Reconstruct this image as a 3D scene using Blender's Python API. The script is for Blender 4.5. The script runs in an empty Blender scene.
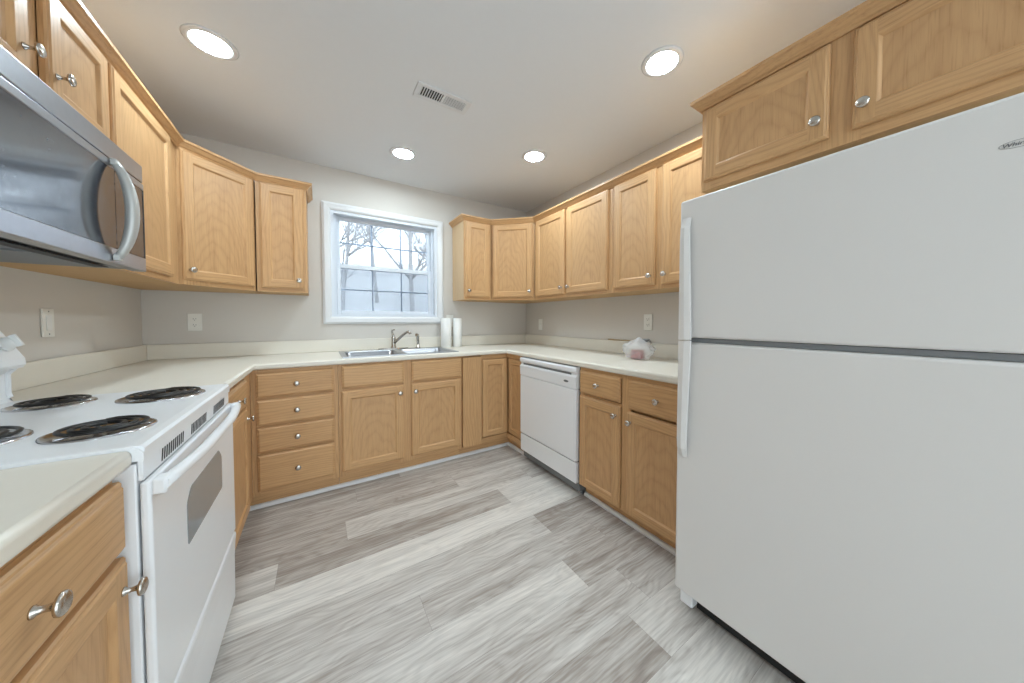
import bpy, bmesh, math, random
from math import pi, sin, cos, radians, atan2, hypot
from mathutils import Vector, Matrix

# ------------------------------------------------------------------ camera, sky, exposure
SC = bpy.context.scene
COL = SC.collection
W, H = 2.997, 2.437            # room width, ceiling height
YB = -5.0                      # wall behind the camera

cam_data = bpy.data.cameras.new('camera')
cam = bpy.data.objects.new('camera', cam_data); COL.objects.link(cam)
cam_data.sensor_fit = 'HORIZONTAL'; cam_data.sensor_width = 36.0
F_PX = 313.1
cam_data.lens = F_PX * 36.0 / 1024.0
cam_data.shift_x = -15.99 / 1024.0
cam_data.shift_y = -12.30 / 1024.0
cam_data.clip_start = 0.02; cam_data.clip_end = 200
YAW, PITCH, ROLL = 0.5888, -0.0299, 0.0019
_fw = Vector((sin(YAW) * cos(PITCH), cos(YAW) * cos(PITCH), sin(PITCH)))
_r0 = Vector((cos(YAW), -sin(YAW), 0))
_u0 = _r0.cross(_fw)
_r = _r0 * cos(ROLL) - _u0 * sin(ROLL) * -1.0
_u = _u0 * cos(ROLL) - _r0 * sin(ROLL)
M = Matrix((( _r.x, _u.x, -_fw.x), (_r.y, _u.y, -_fw.y), (_r.z, _u.z, -_fw.z))).to_4x4()
M.translation = Vector((0.9596, -3.0946, 1.1805))
cam.matrix_world = M
SC.camera = cam

world = bpy.data.worlds.new('winter_sky'); SC.world = world
world.use_nodes = True
wn = world.node_tree.nodes
wn['Background'].inputs[0].default_value = (0.84, 0.94, 1.0, 1)
wn['Background'].inputs[1].default_value = 1.0
SC.view_settings.view_transform = 'Standard'
SC.view_settings.look = 'None'
SC.view_settings.gamma = 1.0
SC.view_settings.use_curve_mapping = False
SC.view_settings.exposure = 2.0
LAMP = 46.0                    # radiance of the recessed lamp lenses

random.seed(7)

# ------------------------------------------------------------------ materials
def srgb(r, g, b):
    f = lambda c: (c / 255 / 12.92) if c / 255 <= 0.04045 else ((c / 255 + 0.055) / 1.055) ** 2.4
    return (f(r), f(g), f(b), 1)

class NT:
    def __init__(self, name):
        self.m = bpy.data.materials.new(name); self.m.use_nodes = True
        self.t = self.m.node_tree; self.b = self.t.nodes['Principled BSDF']
        self.out = self.t.nodes['Material Output']
    def n(self, typ, **kw):
        nd = self.t.nodes.new(typ)
        for k, v in kw.items(): setattr(nd, k, v)
        return nd
    def link(self, a, b): self.t.links.new(a, b)
    def val(self, sock, v):
        if hasattr(v, 'links'): self.link(v, sock)
        else: sock.default_value = v
    def math(self, op, a, b=0.0, c=None):
        nd = self.n('ShaderNodeMath', operation=op)
        self.val(nd.inputs[0], a); self.val(nd.inputs[1], b)
        if c is not None: self.val(nd.inputs[2], c)
        return nd.outputs[0]
    def comb(self, x, y, z):
        nd = self.n('ShaderNodeCombineXYZ')
        for i, v in enumerate((x, y, z)): self.val(nd.inputs[i], v)
        return nd.outputs[0]
    def noise(self, vec, scale=1.0, detail=3.0, rough=0.5):
        nd = self.n('ShaderNodeTexNoise'); self.link(vec, nd.inputs['Vector'])
        nd.inputs['Scale'].default_value = scale; nd.inputs['Detail'].default_value = detail
        nd.inputs['Roughness'].default_value = rough
        return nd.outputs[0]
    def ramp(self, fac, stops):
        nd = self.n('ShaderNodeValToRGB'); self.link(fac, nd.inputs[0])
        e = nd.color_ramp.elements
        while len(e) < len(stops): e.new(0.5)
        for el, (p, c) in zip(e, stops): el.position = p; el.color = c
        return nd.outputs[0]
    def mix(self, fac, a, b):
        nd = self.n('ShaderNodeMix', data_type='RGBA')
        self.val(nd.inputs[0], fac); self.val(nd.inputs[6], a); self.val(nd.inputs[7], b)
        return nd.outputs[2]
    def bump(self, h, strength=0.1, dist=0.01):
        nd = self.n('ShaderNodeBump'); self.link(h, nd.inputs['Height'])
        nd.inputs['Strength'].default_value = strength; nd.inputs['Distance'].default_value = dist
        self.link(nd.outputs[0], self.b.inputs['Normal'])

def plain(name, col, rough=0.5, metal=0.0, noise=0.0, scale=20, bump=0.0, spec=None, coat=0.0):
    s = NT(name); s.b.inputs['Roughness'].default_value = rough; s.b.inputs['Metallic'].default_value = metal
    s.b.inputs['Base Color'].default_value = col
    if spec is not None: s.b.inputs['Specular IOR Level'].default_value = spec
    if coat: s.b.inputs['Coat Weight'].default_value = coat; s.b.inputs['Coat Roughness'].default_value = 0.08
    if noise or bump:
        tc = s.n('ShaderNodeTexCoord'); nz = s.noise(tc.outputs['Object'], scale, 4)
        if noise:
            c2 = tuple(max(0, c * (1 - noise)) for c in col[:3]) + (1,)
            s.link(s.mix(nz, col, c2), s.b.inputs['Base Color'])
        if bump: s.bump(nz, bump, 0.004)
    return s.m

def oak(name, mode, light=(0.625, 0.372, 0.178, 1), dark=(0.34, 0.165, 0.062, 1)):
    """mode: 'v' grain along object z, 'h' along object x, 'panel' cathedral figure along z, 't' along x and y"""
    s = NT(name)
    tc = s.n('ShaderNodeTexCoord'); sp = s.n('ShaderNodeSeparateXYZ'); s.link(tc.outputs['Object'], sp.inputs[0])
    x, y, z = sp.outputs
    oi = s.n('ShaderNodeObjectInfo'); rnd = oi.outputs['Random']
    off = s.math('MULTIPLY', rnd, 31.0)
    if mode in ('v', 'panel'): cross = s.math('ADD', x, s.math('MULTIPLY', y, 0.8)); along = z
    elif mode == 'h': cross = s.math('ADD', z, s.math('MULTIPLY', y, 0.8)); along = x
    else: cross = z; along = s.math('ADD', x, y)
    ao = s.math('ADD', along, off)
    warp = s.noise(s.comb(s.math('MULTIPLY', cross, 4.0), off, s.math('MULTIPLY', ao, 1.3)), 1.0, 2.0)
    if mode == 'panel':
        ox = s.math('MULTIPLY', s.math('SUBTRACT', rnd, 0.5), 0.10)
        cx = s.math('ADD', cross, ox)
        q = s.math('MULTIPLY', s.math('MULTIPLY', cx, cx), 13.0)
        t = s.math('MULTIPLY', s.math('ADD', along, q), 10.0)
        w2 = s.noise(s.comb(s.math('MULTIPLY', cross, 13.0), off, s.math('MULTIPLY', ao, 5.0)), 1.0, 3.0, 0.6)
        t = s.math('ADD', t, s.math('ADD', s.math('MULTIPLY', warp, 6.0), s.math('MULTIPLY', w2, 1.7)))
        amp = 0.21
    else:
        t = s.math('ADD', s.math('MULTIPLY', cross, 55.0), s.math('MULTIPLY', warp, 9.0))
        amp = 0.26
    fr = s.math('FRACT', t)
    ring = s.math('POWER', s.math('ABSOLUTE', s.math('SUBTRACT', s.math('MULTIPLY', fr, 2.0), 1.0)), 2.5)
    streak = s.noise(s.comb(s.math('MULTIPLY', cross, 45.0), s.math('MULTIPLY', y, 6.0), s.math('MULTIPLY', ao, 2.2)), 1.0, 4.0, 0.6)
    pores = s.noise(s.comb(s.math('MULTIPLY', cross, 330.0), s.math('MULTIPLY', y, 60.0), s.math('MULTIPLY', ao, 11.0)), 1.0, 2.0)
    pf = s.n('ShaderNodeMapRange'); s.link(pores, pf.inputs[0])
    pf.inputs[1].default_value = 0.52; pf.inputs[2].default_value = 0.70; pf.inputs[3].default_value = 0.0; pf.inputs[4].default_value = 0.35
    fac = s.math('ADD', s.math('MULTIPLY', ring, amp), s.math('MULTIPLY', s.math('SUBTRACT', streak, 0.40), 0.75))
    fac = s.math('ADD', fac, s.math('MULTIPLY', pf.outputs[0], 0.8))
    fac = s.math('ADD', fac, s.math('MULTIPLY', s.math('SUBTRACT', rnd, 0.5), 0.16))
    cl = s.n('ShaderNodeClamp'); s.link(fac, cl.inputs[0])
    s.link(s.mix(cl.outputs[0], light, dark), s.b.inputs['Base Color'])
    s.b.inputs['Roughness'].default_value = 0.42; s.b.inputs['Specular IOR Level'].default_value = 0.38
    s.bump(s.math('SUBTRACT', 1.0, pf.outputs[0]), 0.12, 0.001)
    return s.m

def glass_pane(name, tint=(0.97, 0.985, 0.99, 1)):
    s = NT(name); t = s.t
    tr = s.n('ShaderNodeBsdfTransparent'); tr.inputs[0].default_value = tint
    gl = s.n('ShaderNodeBsdfGlossy'); gl.inputs['Roughness'].default_value = 0.02
    mx = s.n('ShaderNodeMixShader'); fr = s.n('ShaderNodeFresnel'); fr.inputs[0].default_value = 1.35
    s.link(fr.outputs[0], mx.inputs[0]); s.link(tr.outputs[0], mx.inputs[1]); s.link(gl.outputs[0], mx.inputs[2])
    s.link(mx.outputs[0], s.out.inputs[0])
    return s.m

MAT = {}
MAT['oak_v'] = oak('oak upright grain', 'v')
MAT['oak_h'] = oak('oak level grain', 'h')
MAT['oak_p'] = oak('oak cathedral panel', 'panel', (0.59, 0.35, 0.168, 1), (0.345, 0.168, 0.065, 1))
MAT['oak_t'] = oak('oak moulding', 't', (0.61, 0.36, 0.17, 1), (0.34, 0.165, 0.062, 1))
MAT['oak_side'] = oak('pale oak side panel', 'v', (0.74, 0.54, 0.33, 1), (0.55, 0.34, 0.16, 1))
MAT['ply'] = plain('cabinet underside', srgb(205, 165, 115), 0.6, noise=0.15, scale=12)
MAT['wall'] = plain('greige wall paint', srgb(214, 208, 201), 0.8, noise=0.02, scale=40, bump=0.04)
MAT['ceil'] = plain('ceiling paint', srgb(232, 234, 237), 0.85, noise=0.02, scale=30, bump=0.03)
MAT['trimw'] = plain('white gloss trim', srgb(226, 226, 227), 0.35)
MAT['vinyl'] = plain('white window vinyl', srgb(216, 221, 229), 0.35)
MAT['appl'] = plain('white appliance enamel', srgb(240, 241, 243), 0.28, noise=0.01, scale=60)
MAT['fridge'] = plain('textured white fridge skin', srgb(226, 223, 220), 0.42, bump=0.05, scale=350)
MAT['plast'] = plain('white plastic', srgb(238, 238, 236), 0.4)
MAT['dark'] = plain('black gap', (0.012, 0.012, 0.013, 1), 0.6)
MAT['grey'] = plain('grey gasket', srgb(120, 122, 124), 0.5)
MAT['steel'] = plain('brushed stainless steel', srgb(176, 178, 184), 0.3, 1.0, noise=0.12, scale=70)
MAT['nickel'] = plain('satin nickel', srgb(196, 190, 182), 0.26, 1.0)
MAT['handle'] = plain('satin handle grey', srgb(190, 190, 186), 0.38, 0.35)
MAT['coil'] = plain('black burner coil', (0.018, 0.017, 0.017, 1), 0.38, 0.3)
MAT['chrome'] = plain('chrome drip pan', srgb(205, 205, 208), 0.16, 1.0, noise=0.25, scale=40)
MAT['paper'] = plain('white paper towel', srgb(244, 243, 240), 0.9, bump=0.25, scale=160)
MAT['wplate'] = plain('outlet plate', srgb(238, 236, 230), 0.4)
MAT['red'] = plain('pinkish red wrapper', srgb(196, 84, 92), 0.5, noise=0.4, scale=35)
MAT['stick'] = plain('tan stick', srgb(186, 160, 120), 0.6)
MAT['bark'] = plain('grey winter bark', srgb(178, 175, 173), 0.9, noise=0.3, scale=15)
MAT['snow'] = plain('pale frosty ground', srgb(206, 205, 203), 0.95, noise=0.55)
MAT['pane'] = glass_pane('window glass', (0.80, 0.83, 0.87, 1))
MAT['added_doorpane'] = glass_pane('added patio door glass')
def screen_mat():
    s = NT('grey insect screen'); t = s.n('ShaderNodeBsdfTransparent'); d = s.n('ShaderNodeBsdfDiffuse'); d.inputs[0].default_value = (.60, .62, .65, 1)
    m = s.n('ShaderNodeMixShader'); m.inputs[0].default_value = 0.28
    s.link(t.outputs[0], m.inputs[1]); s.link(d.outputs[0], m.inputs[2]); s.link(m.outputs[0], s.out.inputs[0]); return s.m
MAT['screen'] = screen_mat()
MAT['ink'] = plain('grey badge lettering', srgb(108, 110, 114), 0.4)
MAT['ovenglass'] = plain('oven window glass', srgb(150, 156, 160), 0.12, noise=0.15, scale=6)

def lam():
    s = NT('cream laminate'); tc = s.n('ShaderNodeTexCoord')
    a = s.noise(tc.outputs['Object'], 9, 5); b = s.noise(tc.outputs['Object'], 140, 3)
    c = s.mix(a, srgb(234, 228, 216), srgb(226, 219, 206))
    c = s.mix(s.math('MULTIPLY', b, 0.35), c, srgb(240, 233, 220))
    s.link(c, s.b.inputs['Base Color']); s.b.inputs['Roughness'].default_value = 0.33
    return s.m
MAT['lam'] = lam()

def mwglass():
    s = NT('smeared dark glass'); tc = s.n('ShaderNodeTexCoord')
    a = s.noise(tc.outputs['Object'], 14, 6, 0.65); b = s.noise(tc.outputs['Object'], 90, 3)
    h = s.math('MULTIPLY', a, b)
    mr = s.n('ShaderNodeMapRange'); s.link(h, mr.inputs[0])
    mr.inputs[1].default_value = 0.24; mr.inputs[2].default_value = 0.42; mr.inputs[3].default_value = 0.03; mr.inputs[4].default_value = 0.30
    s.link(s.mix(mr.outputs[0], (0.02, 0.026, 0.040, 1), (0.26, 0.28, 0.33, 1)), s.b.inputs['Base Color'])
    s.b.inputs['Specular IOR Level'].default_value = 1.0
    s.b.inputs['IOR'].default_value = 1.7
    s.link(s.math('ADD', 0.05, s.math('MULTIPLY', a, 0.10)), s.b.inputs['Roughness'])
    return s.m
MAT['mwglass'] = mwglass()

def bagmat():
    s = NT('thin white plastic film')
    s.b.inputs['Base Color'].default_value = (0.92, 0.92, 0.93, 1); s.b.inputs['Roughness'].default_value = 0.25
    s.b.inputs['Alpha'].default_value = 0.38
    return s.m
MAT['bag'] = bagmat()

def lens_mat():
    s = NT('lit lamp lens')
    e = s.n('ShaderNodeEmission'); e.inputs[0].default_value = (0.765, 0.92, 1.0, 1); e.inputs[1].default_value = LAMP
    s.link(e.outputs[0], s.out.inputs[0]); return s.m
MAT['lens'] = lens_mat()

def floor_mat():
    s = NT('grey oak vinyl plank')
    tc = s.n('ShaderNodeTexCoord'); sp = s.n('ShaderNodeSeparateXYZ'); s.link(tc.outputs['Object'], sp.inputs[0])
    at = s.n('ShaderNodeAttribute', attribute_name='tone'); tone = at.outputs['Fac']
    a2 = s.n('ShaderNodeAttribute', attribute_name='seed'); sd = s.math('MULTIPLY', a2.outputs['Fac'], 23.0)
    xs = s.math('ADD', sp.outputs[0], sd); ys = s.math('ADD', sp.outputs[1], sd)
    n1 = s.noise(s.comb(s.math('MULTIPLY', xs, 1.3), s.math('MULTIPLY', ys, 16.0), sd), 1.0, 6.0, 0.66)
    n2 = s.noise(s.comb(s.math('MULTIPLY', xs, 6.0), s.math('MULTIPLY', ys, 120.0), sd), 1.0, 3.0, 0.6)
    wv = s.math('ADD', s.math('MULTIPLY', ys, 38.0), s.math('MULTIPLY', s.noise(s.comb(s.math('MULTIPLY', xs, 2.4), s.math('MULTIPLY', ys, 7.0), sd), 1.0, 2.0), 11.0))
    rg = s.math('POWER', s.math('ABSOLUTE', s.math('SINE', s.math('MULTIPLY', wv, 3.0))), 3.0)
    f = s.math('ADD', tone, s.math('MULTIPLY', s.math('SUBTRACT', n1, 0.5), 1.05))
    f = s.math('ADD', f, s.math('MULTIPLY', s.math('SUBTRACT', n2, 0.5), 0.70))
    f = s.math('ADD', f, s.math('MULTIPLY', s.math('SUBTRACT', rg, 0.4), -0.10))
    col = s.ramp(f, [(0.0, srgb(116, 104, 96)), (0.35, srgb(160, 150, 142)), (0.65, srgb(198, 192, 186)), (1.0, srgb(228, 222, 215))])
    s.link(col, s.b.inputs['Base Color'])
    s.b.inputs['Roughness'].default_value = 0.42
    s.bump(n2, 0.08, 0.001)
    return s.m
MAT['floor'] = floor_mat()

# ------------------------------------------------------------------ mesh helpers
def nb(): return bmesh.new()

def bx(bm, x0, x1, y0, y1, z0, z1, mi=0, bev=0.0, seg=2):
    x0, x1 = min(x0, x1), max(x0, x1); y0, y1 = min(y0, y1), max(y0, y1); z0, z1 = min(z0, z1), max(z0, z1)
    v = [bm.verts.new(p) for p in ((x0,y0,z0),(x1,y0,z0),(x1,y1,z0),(x0,y1,z0),(x0,y0,z1),(x1,y0,z1),(x1,y1,z1),(x0,y1,z1))]
    fs = [bm.faces.new([v[i] for i in q]) for q in ((0,3,2,1),(4,5,6,7),(0,1,5,4),(1,2,6,5),(2,3,7,6),(3,0,4,7))]
    for f in fs: f.material_index = mi
    if bev > 0:
        es = list({e for f in fs for e in f.edges})
        r = bmesh.ops.bevel(bm, geom=es, offset=bev, offset_type='OFFSET', segments=seg, profile=0.5, affect='EDGES')
        for f in r['faces']: f.material_index = mi; f.smooth = seg > 1
    return fs

def prism(bm, pts, axis, a0, a1, mi=0, smooth=False):
    """extrude closed 2D outline pts along axis ('x','y','z') between a0 and a1"""
    def P(p, a):
        return {'x': (a, p[0], p[1]), 'y': (p[0], a, p[1]), 'z': (p[0], p[1], a)}[axis]
    A = [bm.verts.new(P(p, a0)) for p in pts]; B = [bm.verts.new(P(p, a1)) for p in pts]
    n = len(pts); fs = []
    for i in range(n):
        f = bm.faces.new((A[i], A[(i+1) % n], B[(i+1) % n], B[i])); f.smooth = smooth; fs.append(f)
    fs.append(bm.faces.new(A[::-1])); fs.append(bm.faces.new(B))
    for f in fs: f.material_index = mi
    return fs

def lathe(bm, prof, seg=24, mi=0, mat=None, cap=True):
    """prof: list of (r, h) revolved around local z; mat: optional Matrix applied"""
    mat = mat or Matrix()
    rings = []
    for r, h in prof:
        if r < 1e-6: rings.append([bm.verts.new(mat @ Vector((0, 0, h)))])
        else: rings.append([bm.verts.new(mat @ Vector((r*cos(2*pi*k/seg), r*sin(2*pi*k/seg), h))) for k in range(seg)])
    for a, b in zip(rings, rings[1:]):
        for k in range(seg):
            k2 = (k+1) % seg
            if len(a) == 1 and len(b) == 1: continue
            if len(a) == 1: q = (a[0], b[k2], b[k])
            elif len(b) == 1: q = (a[k], a[k2], b[0])
            else: q = (a[k], a[k2], b[k2], b[k])
            f = bm.faces.new(q); f.material_index = mi; f.smooth = True
    if cap:
        for rg, rev in ((rings[0], True), (rings[-1], False)):
            if len(rg) > 2:
                f = bm.faces.new(rg[::-1] if rev else rg); f.material_index = mi

def tube(bm, pts, rad, seg=10, mi=0, flat=1.0):
    pts = [Vector(p) for p in pts]
    rads = rad if isinstance(rad, (list, tuple)) else [rad]*len(pts)
    rings = []; up = None
    for i, p in enumerate(pts):
        d = (pts[min(i+1, len(pts)-1)] - pts[max(i-1, 0)]).normalized()
        if up is None:
            up = Vector((0,0,1)) if abs(d.z) < 0.9 else Vector((1,0,0))
        s = d.cross(up).normalized(); u2 = s.cross(d).normalized(); up = u2
        rings.append([bm.verts.new(p + (s*cos(2*pi*k/seg) + u2*sin(2*pi*k/seg)*flat)*rads[i]) for k in range(seg)])
    for a, b in zip(rings, rings[1:]):
        for k in range(seg):
            f = bm.faces.new((a[k], a[(k+1) % seg], b[(k+1) % seg], b[k])); f.material_index = mi; f.smooth = True
    bm.faces.new(rings[0][::-1]).material_index = mi; bm.faces.new(rings[-1]).material_index = mi

def sweep(bm, path, prof, mi=0):
    """profile (out, z) swept along a plan polyline; 'out' points to the right of travel"""
    P = [Vector((p[0], p[1])) for p in path]; n = len(P); rows = []
    for i in range(n):
        d0 = (P[i]-P[i-1]).normalized() if i > 0 else (P[1]-P[0]).normalized()
        d1 = (P[i+1]-P[i]).normalized() if i < n-1 else d0
        n0 = Vector((d0.y, -d0.x)); n1 = Vector((d1.y, -d1.x))
        m = (n0+n1).normalized(); k = 1.0/max(0.3, m.dot(n1))
        rows.append([bm.verts.new((P[i].x + m.x*k*o, P[i].y + m.y*k*o, z)) for o, z in prof])
    L = len(prof)
    for a, b in zip(rows, rows[1:]):
        for j in range(L):
            f = bm.faces.new((a[j], b[j], b[(j+1) % L], a[(j+1) % L])); f.material_index = mi
    bm.faces.new(rows[0]).material_index = mi; bm.faces.new(rows[-1][::-1]).material_index = mi

def obj(name, bm, mats, parent=None, loc=(0,0,0), rot=(0,0,0)):
    bmesh.ops.recalc_face_normals(bm, faces=bm.faces)
    me = bpy.data.meshes.new(name); bm.to_mesh(me); bm.free()
    for m in (mats if isinstance(mats, (list, tuple)) else [mats]): me.materials.append(MAT[m])
    o = bpy.data.objects.new(name, me); COL.objects.link(o)
    o.location = loc; o.rotation_euler = rot
    if parent: o.parent = parent
    return o

def tag(o, label, cat, group=None):
    o['label'] = label; o['category'] = cat
    if group: o['group'] = group
    return o

def thing(name, label, cat, loc=(0,0,0), rz=0.0, group=None):
    o = bpy.data.objects.new(name, None); COL.objects.link(o); o.empty_display_size = 0.1
    o.location = loc; o.rotation_euler = (0, 0, rz)
    return tag(o, label, cat, group)

def struct(o): o['kind'] = 'structure'; return o

# ------------------------------------------------------------------ room shell
def rect_wall(name, axis, at, th, a0, a1, z0, z1, holes, mat):
    """wall slab with rectangular holes; axis 'x': plane y=at running along x; 'y': plane x=at running along y"""
    bm = nb()
    av = sorted({a0, a1, *[h[0] for h in holes], *[h[1] for h in holes]})
    zv = sorted({z0, z1, *[h[2] for h in holes], *[h[3] for h in holes]})
    for i in range(len(av)-1):
        for j in range(len(zv)-1):
            ca, cz = (av[i]+av[i+1])/2, (zv[j]+zv[j+1])/2
            if any(h[0] < ca < h[1] and h[2] < cz < h[3] for h in holes): continue
            if axis == 'x': bx(bm, av[i], av[i+1], at, at+th, zv[j], zv[j+1])
            else: bx(bm, at, at+th, av[i], av[i+1], zv[j], zv[j+1])
    bmesh.ops.remove_doubles(bm, verts=bm.verts, dist=1e-5)
    seen = {}
    for f in list(bm.faces):
        key = tuple(round(c, 4) for c in f.calc_center_median()); seen.setdefault(key, []).append(f)
    bmesh.ops.delete(bm, geom=[f for v in seen.values() if len(v) > 1 for f in v], context='FACES_ONLY')
    return struct(obj(name, bm, mat))

WX0, WX1, WZ0, WZ1 = 1.052, 1.938, 1.205, 2.090      # window opening
rect_wall('wall_back', 'x', 0.0, 0.14, -0.14, W+0.14, -0.02, H+0.14, [(WX0, WX1, WZ0, WZ1)], 'wall')
rect_wall('wall_left', 'y', -0.14, 0.14, YB, 0.0, -0.02, H+0.14, [], 'wall')
rect_wall('wall_right', 'y', W, 0.14, YB, 0.0, -0.02, H+0.14, [], 'wall')
rect_wall('wall_front', 'x', YB-0.14, 0.14, -0.14, W+0.14, -0.02, H+0.14, [(0.10, 2.90, 0.0, 2.25)], 'wall')
bm = nb(); bx(bm, 0, W, YB, 0, H, H+0.12); struct(obj('ceiling', bm, 'ceil'))

# floor of individual planks laid along x (one mesh, tone per plank)
ROWS = {  # row number counted from the back wall: [(joint x, tone of the plank that ends there), ...]
    3: [(1.15, .40), (2.6, .44), (9, .5)],
    4: [(1.77, .42), (9, .60)],
    5: [(1.07, .38), (2.27, .60), (9, .45)],
    6: [(0.78, .66), (1.976, .36), (9, .72)],
    7: [(9, .84)],
    8: [(2.02, .58), (9, .34)],
    9: [(1.30, .50), (2.25, .48), (9, .40)],
    10: [(1.937, .70), (9, .42)],
    11: [(2.113, .52), (9, .55)],
    12: [(1.97, .36), (9, .62)],
    13: [(0.9, .5), (9, .74)],
}
bm = nb(); lt = bm.faces.layers.float.new('tone'); ls = bm.faces.layers.float.new('seed')
PW = 0.1852; rr = random.Random(3)
for r in range(-1, 31):
    yt = -0.0836 - r*PW; yb_ = yt - PW
    yt = min(yt, 0.0); yb_ = max(yb_, YB)
    if yb_ >= yt: continue
    if r in ROWS: spec = ROWS[r]
    else:
        spec = []; xx = rr.uniform(0.2, 1.2)
        while xx < W: spec.append((xx, rr.uniform(.35, .75))); xx += 1.22
        spec.append((9, rr.uniform(.35, .75)))
    xa = 0.0
    for (xe, tn) in spec:
        xb = min(xe, W)
        if xb <= xa: continue
        g = 0.00035
        v = [bm.verts.new(p) for p in ((xa+g, yb_+g, 0), (xb-g, yb_+g, 0), (xb-g, yt-g, 0), (xa+g, yt-g, 0))]
        f = bm.faces.new(v); f[lt] = .575+(tn-.55)*.85; f[ls] = rr.random(); xa = xb
    # dark base seen in the seams between the planks
for f in bx(bm, 0, W, YB, 0, -0.06, -0.0012): f[lt] = -0.2; f[ls] = 0.3
fo = struct(obj('floor', bm, 'floor'))

# ------------------------------------------------------------------ window over the sink
win = struct(bpy.data.objects.new('window_1', None)); COL.objects.link(win); win.location = (0, 0, 0)
bm = nb()   # jamb liner + outer vinyl frame
bx(bm, WX0, WX0+.022, 0.0, .10, WZ0, WZ1); bx(bm, WX1-.022, WX1, 0.0, .10, WZ0, WZ1)
bx(bm, WX0+.022, WX1-.022, 0.0, .10, WZ1-.022, WZ1); bx(bm, WX0+.022, WX1-.022, 0.0, .10, WZ0, WZ0+.022)
bx(bm, WX0+.022, WX0+.042, .045, .10, WZ0+.022, WZ1-.022); bx(bm, WX1-.042, WX1-.022, .045, .10, WZ0+.022, WZ1-.022)
obj('window_frame', bm, 'vinyl', win)
SX0, SX1 = WX0+.042, WX1-.042; ZM = 1.640
def sash(z0, z1, y0, rail_b, rail_t):
    bm = nb(); st = .028
    bx(bm, SX0, SX0+st, y0, y0+.028, z0, z1, 0, .003); bx(bm, SX1-st, SX1, y0, y0+.028, z0, z1, 0, .003)
    bx(bm, SX0+st, SX1-st, y0, y0+.028, z0, z0+rail_b, 0, .003); bx(bm, SX0+st, SX1-st, y0, y0+.028, z1-rail_t, z1, 0, .003)
    s = obj('sash', bm, 'vinyl', win)
    gx0, gx1, gz0, gz1 = SX0+st, SX1-st, z0+rail_b, z1-rail_t
    bm = nb(); bx(bm, gx0, gx1, y0+.012, y0+.015, gz0, gz1); obj('pane', bm, 'pane', s)
    bm = nb()
    for k in (1, 2):
        xx = gx0 + (gx1-gx0)*k/3; bx(bm, xx-.006, xx+.006, y0+.017, y0+.024, gz0, gz1)
    zz = (gz0+gz1)/2; bx(bm, gx0, gx1, y0+.0165, y0+.0235, zz-.006, zz+.006)
    obj('muntin_grille', bm, 'vinyl', s)
sash(WZ0+.022, ZM+.018, .050, .030, .034)
sash(ZM-.016, WZ1-.022, .079, .034, .030)
bm = nb(); bx(bm, SX0+.002, SX1-.002, .112, .1125, WZ0+.024, ZM); obj('insect_screen', bm, 'screen', win)
bm = nb()   # picture-frame casing
c = .062
def casing_prof(): return [(0, 0), (.006, -.010), (.016, -.017), (.046, -.019), (.056, -.013), (.062, -.011), (.062, 0)]
corners = [(WX0, WZ0), (WX1, WZ0), (WX1, WZ1), (WX0, WZ1)]
sg = [(-1, -1), (1, -1), (1, 1), (-1, 1)]
rows = [[bm.verts.new((cx + s[0]*o, y - .0005, cz + s[1]*o)) for o, y in casing_prof()] for (cx, cz), s in zip(corners, sg)]
for i in range(4):
    a, b = rows[i], rows[(i+1) % 4]; L = len(a)
    for j in range(L): bm.faces.new((a[j], b[j], b[(j+1) % L], a[(j+1) % L]))
struct(obj('trim_1', bm, 'trimw'))['label'] = 'white picture-frame casing round the window'

# unseen patio door, added behind the camera to let daylight in
dr = struct(bpy.data.objects.new('added_door_1', None)); COL.objects.link(dr)
bm = nb()
for x0, x1 in ((.10, .17), (1.46, 1.54), (2.83, 2.90)): bx(bm, x0, x1, YB-.12, YB-.02, 0, 2.25)
bx(bm, .17, 1.46, YB-.119, YB-.021, 2.18, 2.25); bx(bm, 1.54, 2.83, YB-.119, YB-.021, 2.18, 2.25)
bx(bm, .17, 1.46, YB-.119, YB-.021, 0, .08); bx(bm, 1.54, 2.83, YB-.119, YB-.021, 0, .08)
obj('door_frame', bm, 'trimw', dr)
bm = nb(); bx(bm, .17, 1.46, YB-.072, YB-.066, .08, 2.18); bx(bm, 1.54, 2.83, YB-.062, YB-.056, .08, 2.18); obj('pane', bm, 'added_doorpane', dr)

# ------------------------------------------------------------------ cabinet parts
def knob_mesh():
    me = bpy.data.meshes.get('knob')
    if me: return me
    bm = nb()
    m = Matrix.Rotation(pi/2, 4, 'X')      # local z -> -y
    lathe(bm, [(0, 0), (.0085, 0), (.0085, .002), (.0055, .005), (.0045, .012), (.0055, .018), (.011, .0205), (.0155, .0225), (.0165, .0255), (.015, .0285), (.010, .0305), (0, .0315)], 20, 0, m)
    bmesh.ops.recalc_face_normals(bm, faces=bm.faces)
    me = bpy.data.meshes.new('knob'); bm.to_mesh(me); bm.free(); me.materials.append(MAT['nickel']); return me
def add_knob(parent, x, z, y):
    o = bpy.data.objects.new('knob', knob_mesh()); COL.objects.link(o); o.parent = parent; o.location = (x, y, z)
    o['label'] = 'round satin nickel knob'
    return o

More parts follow.
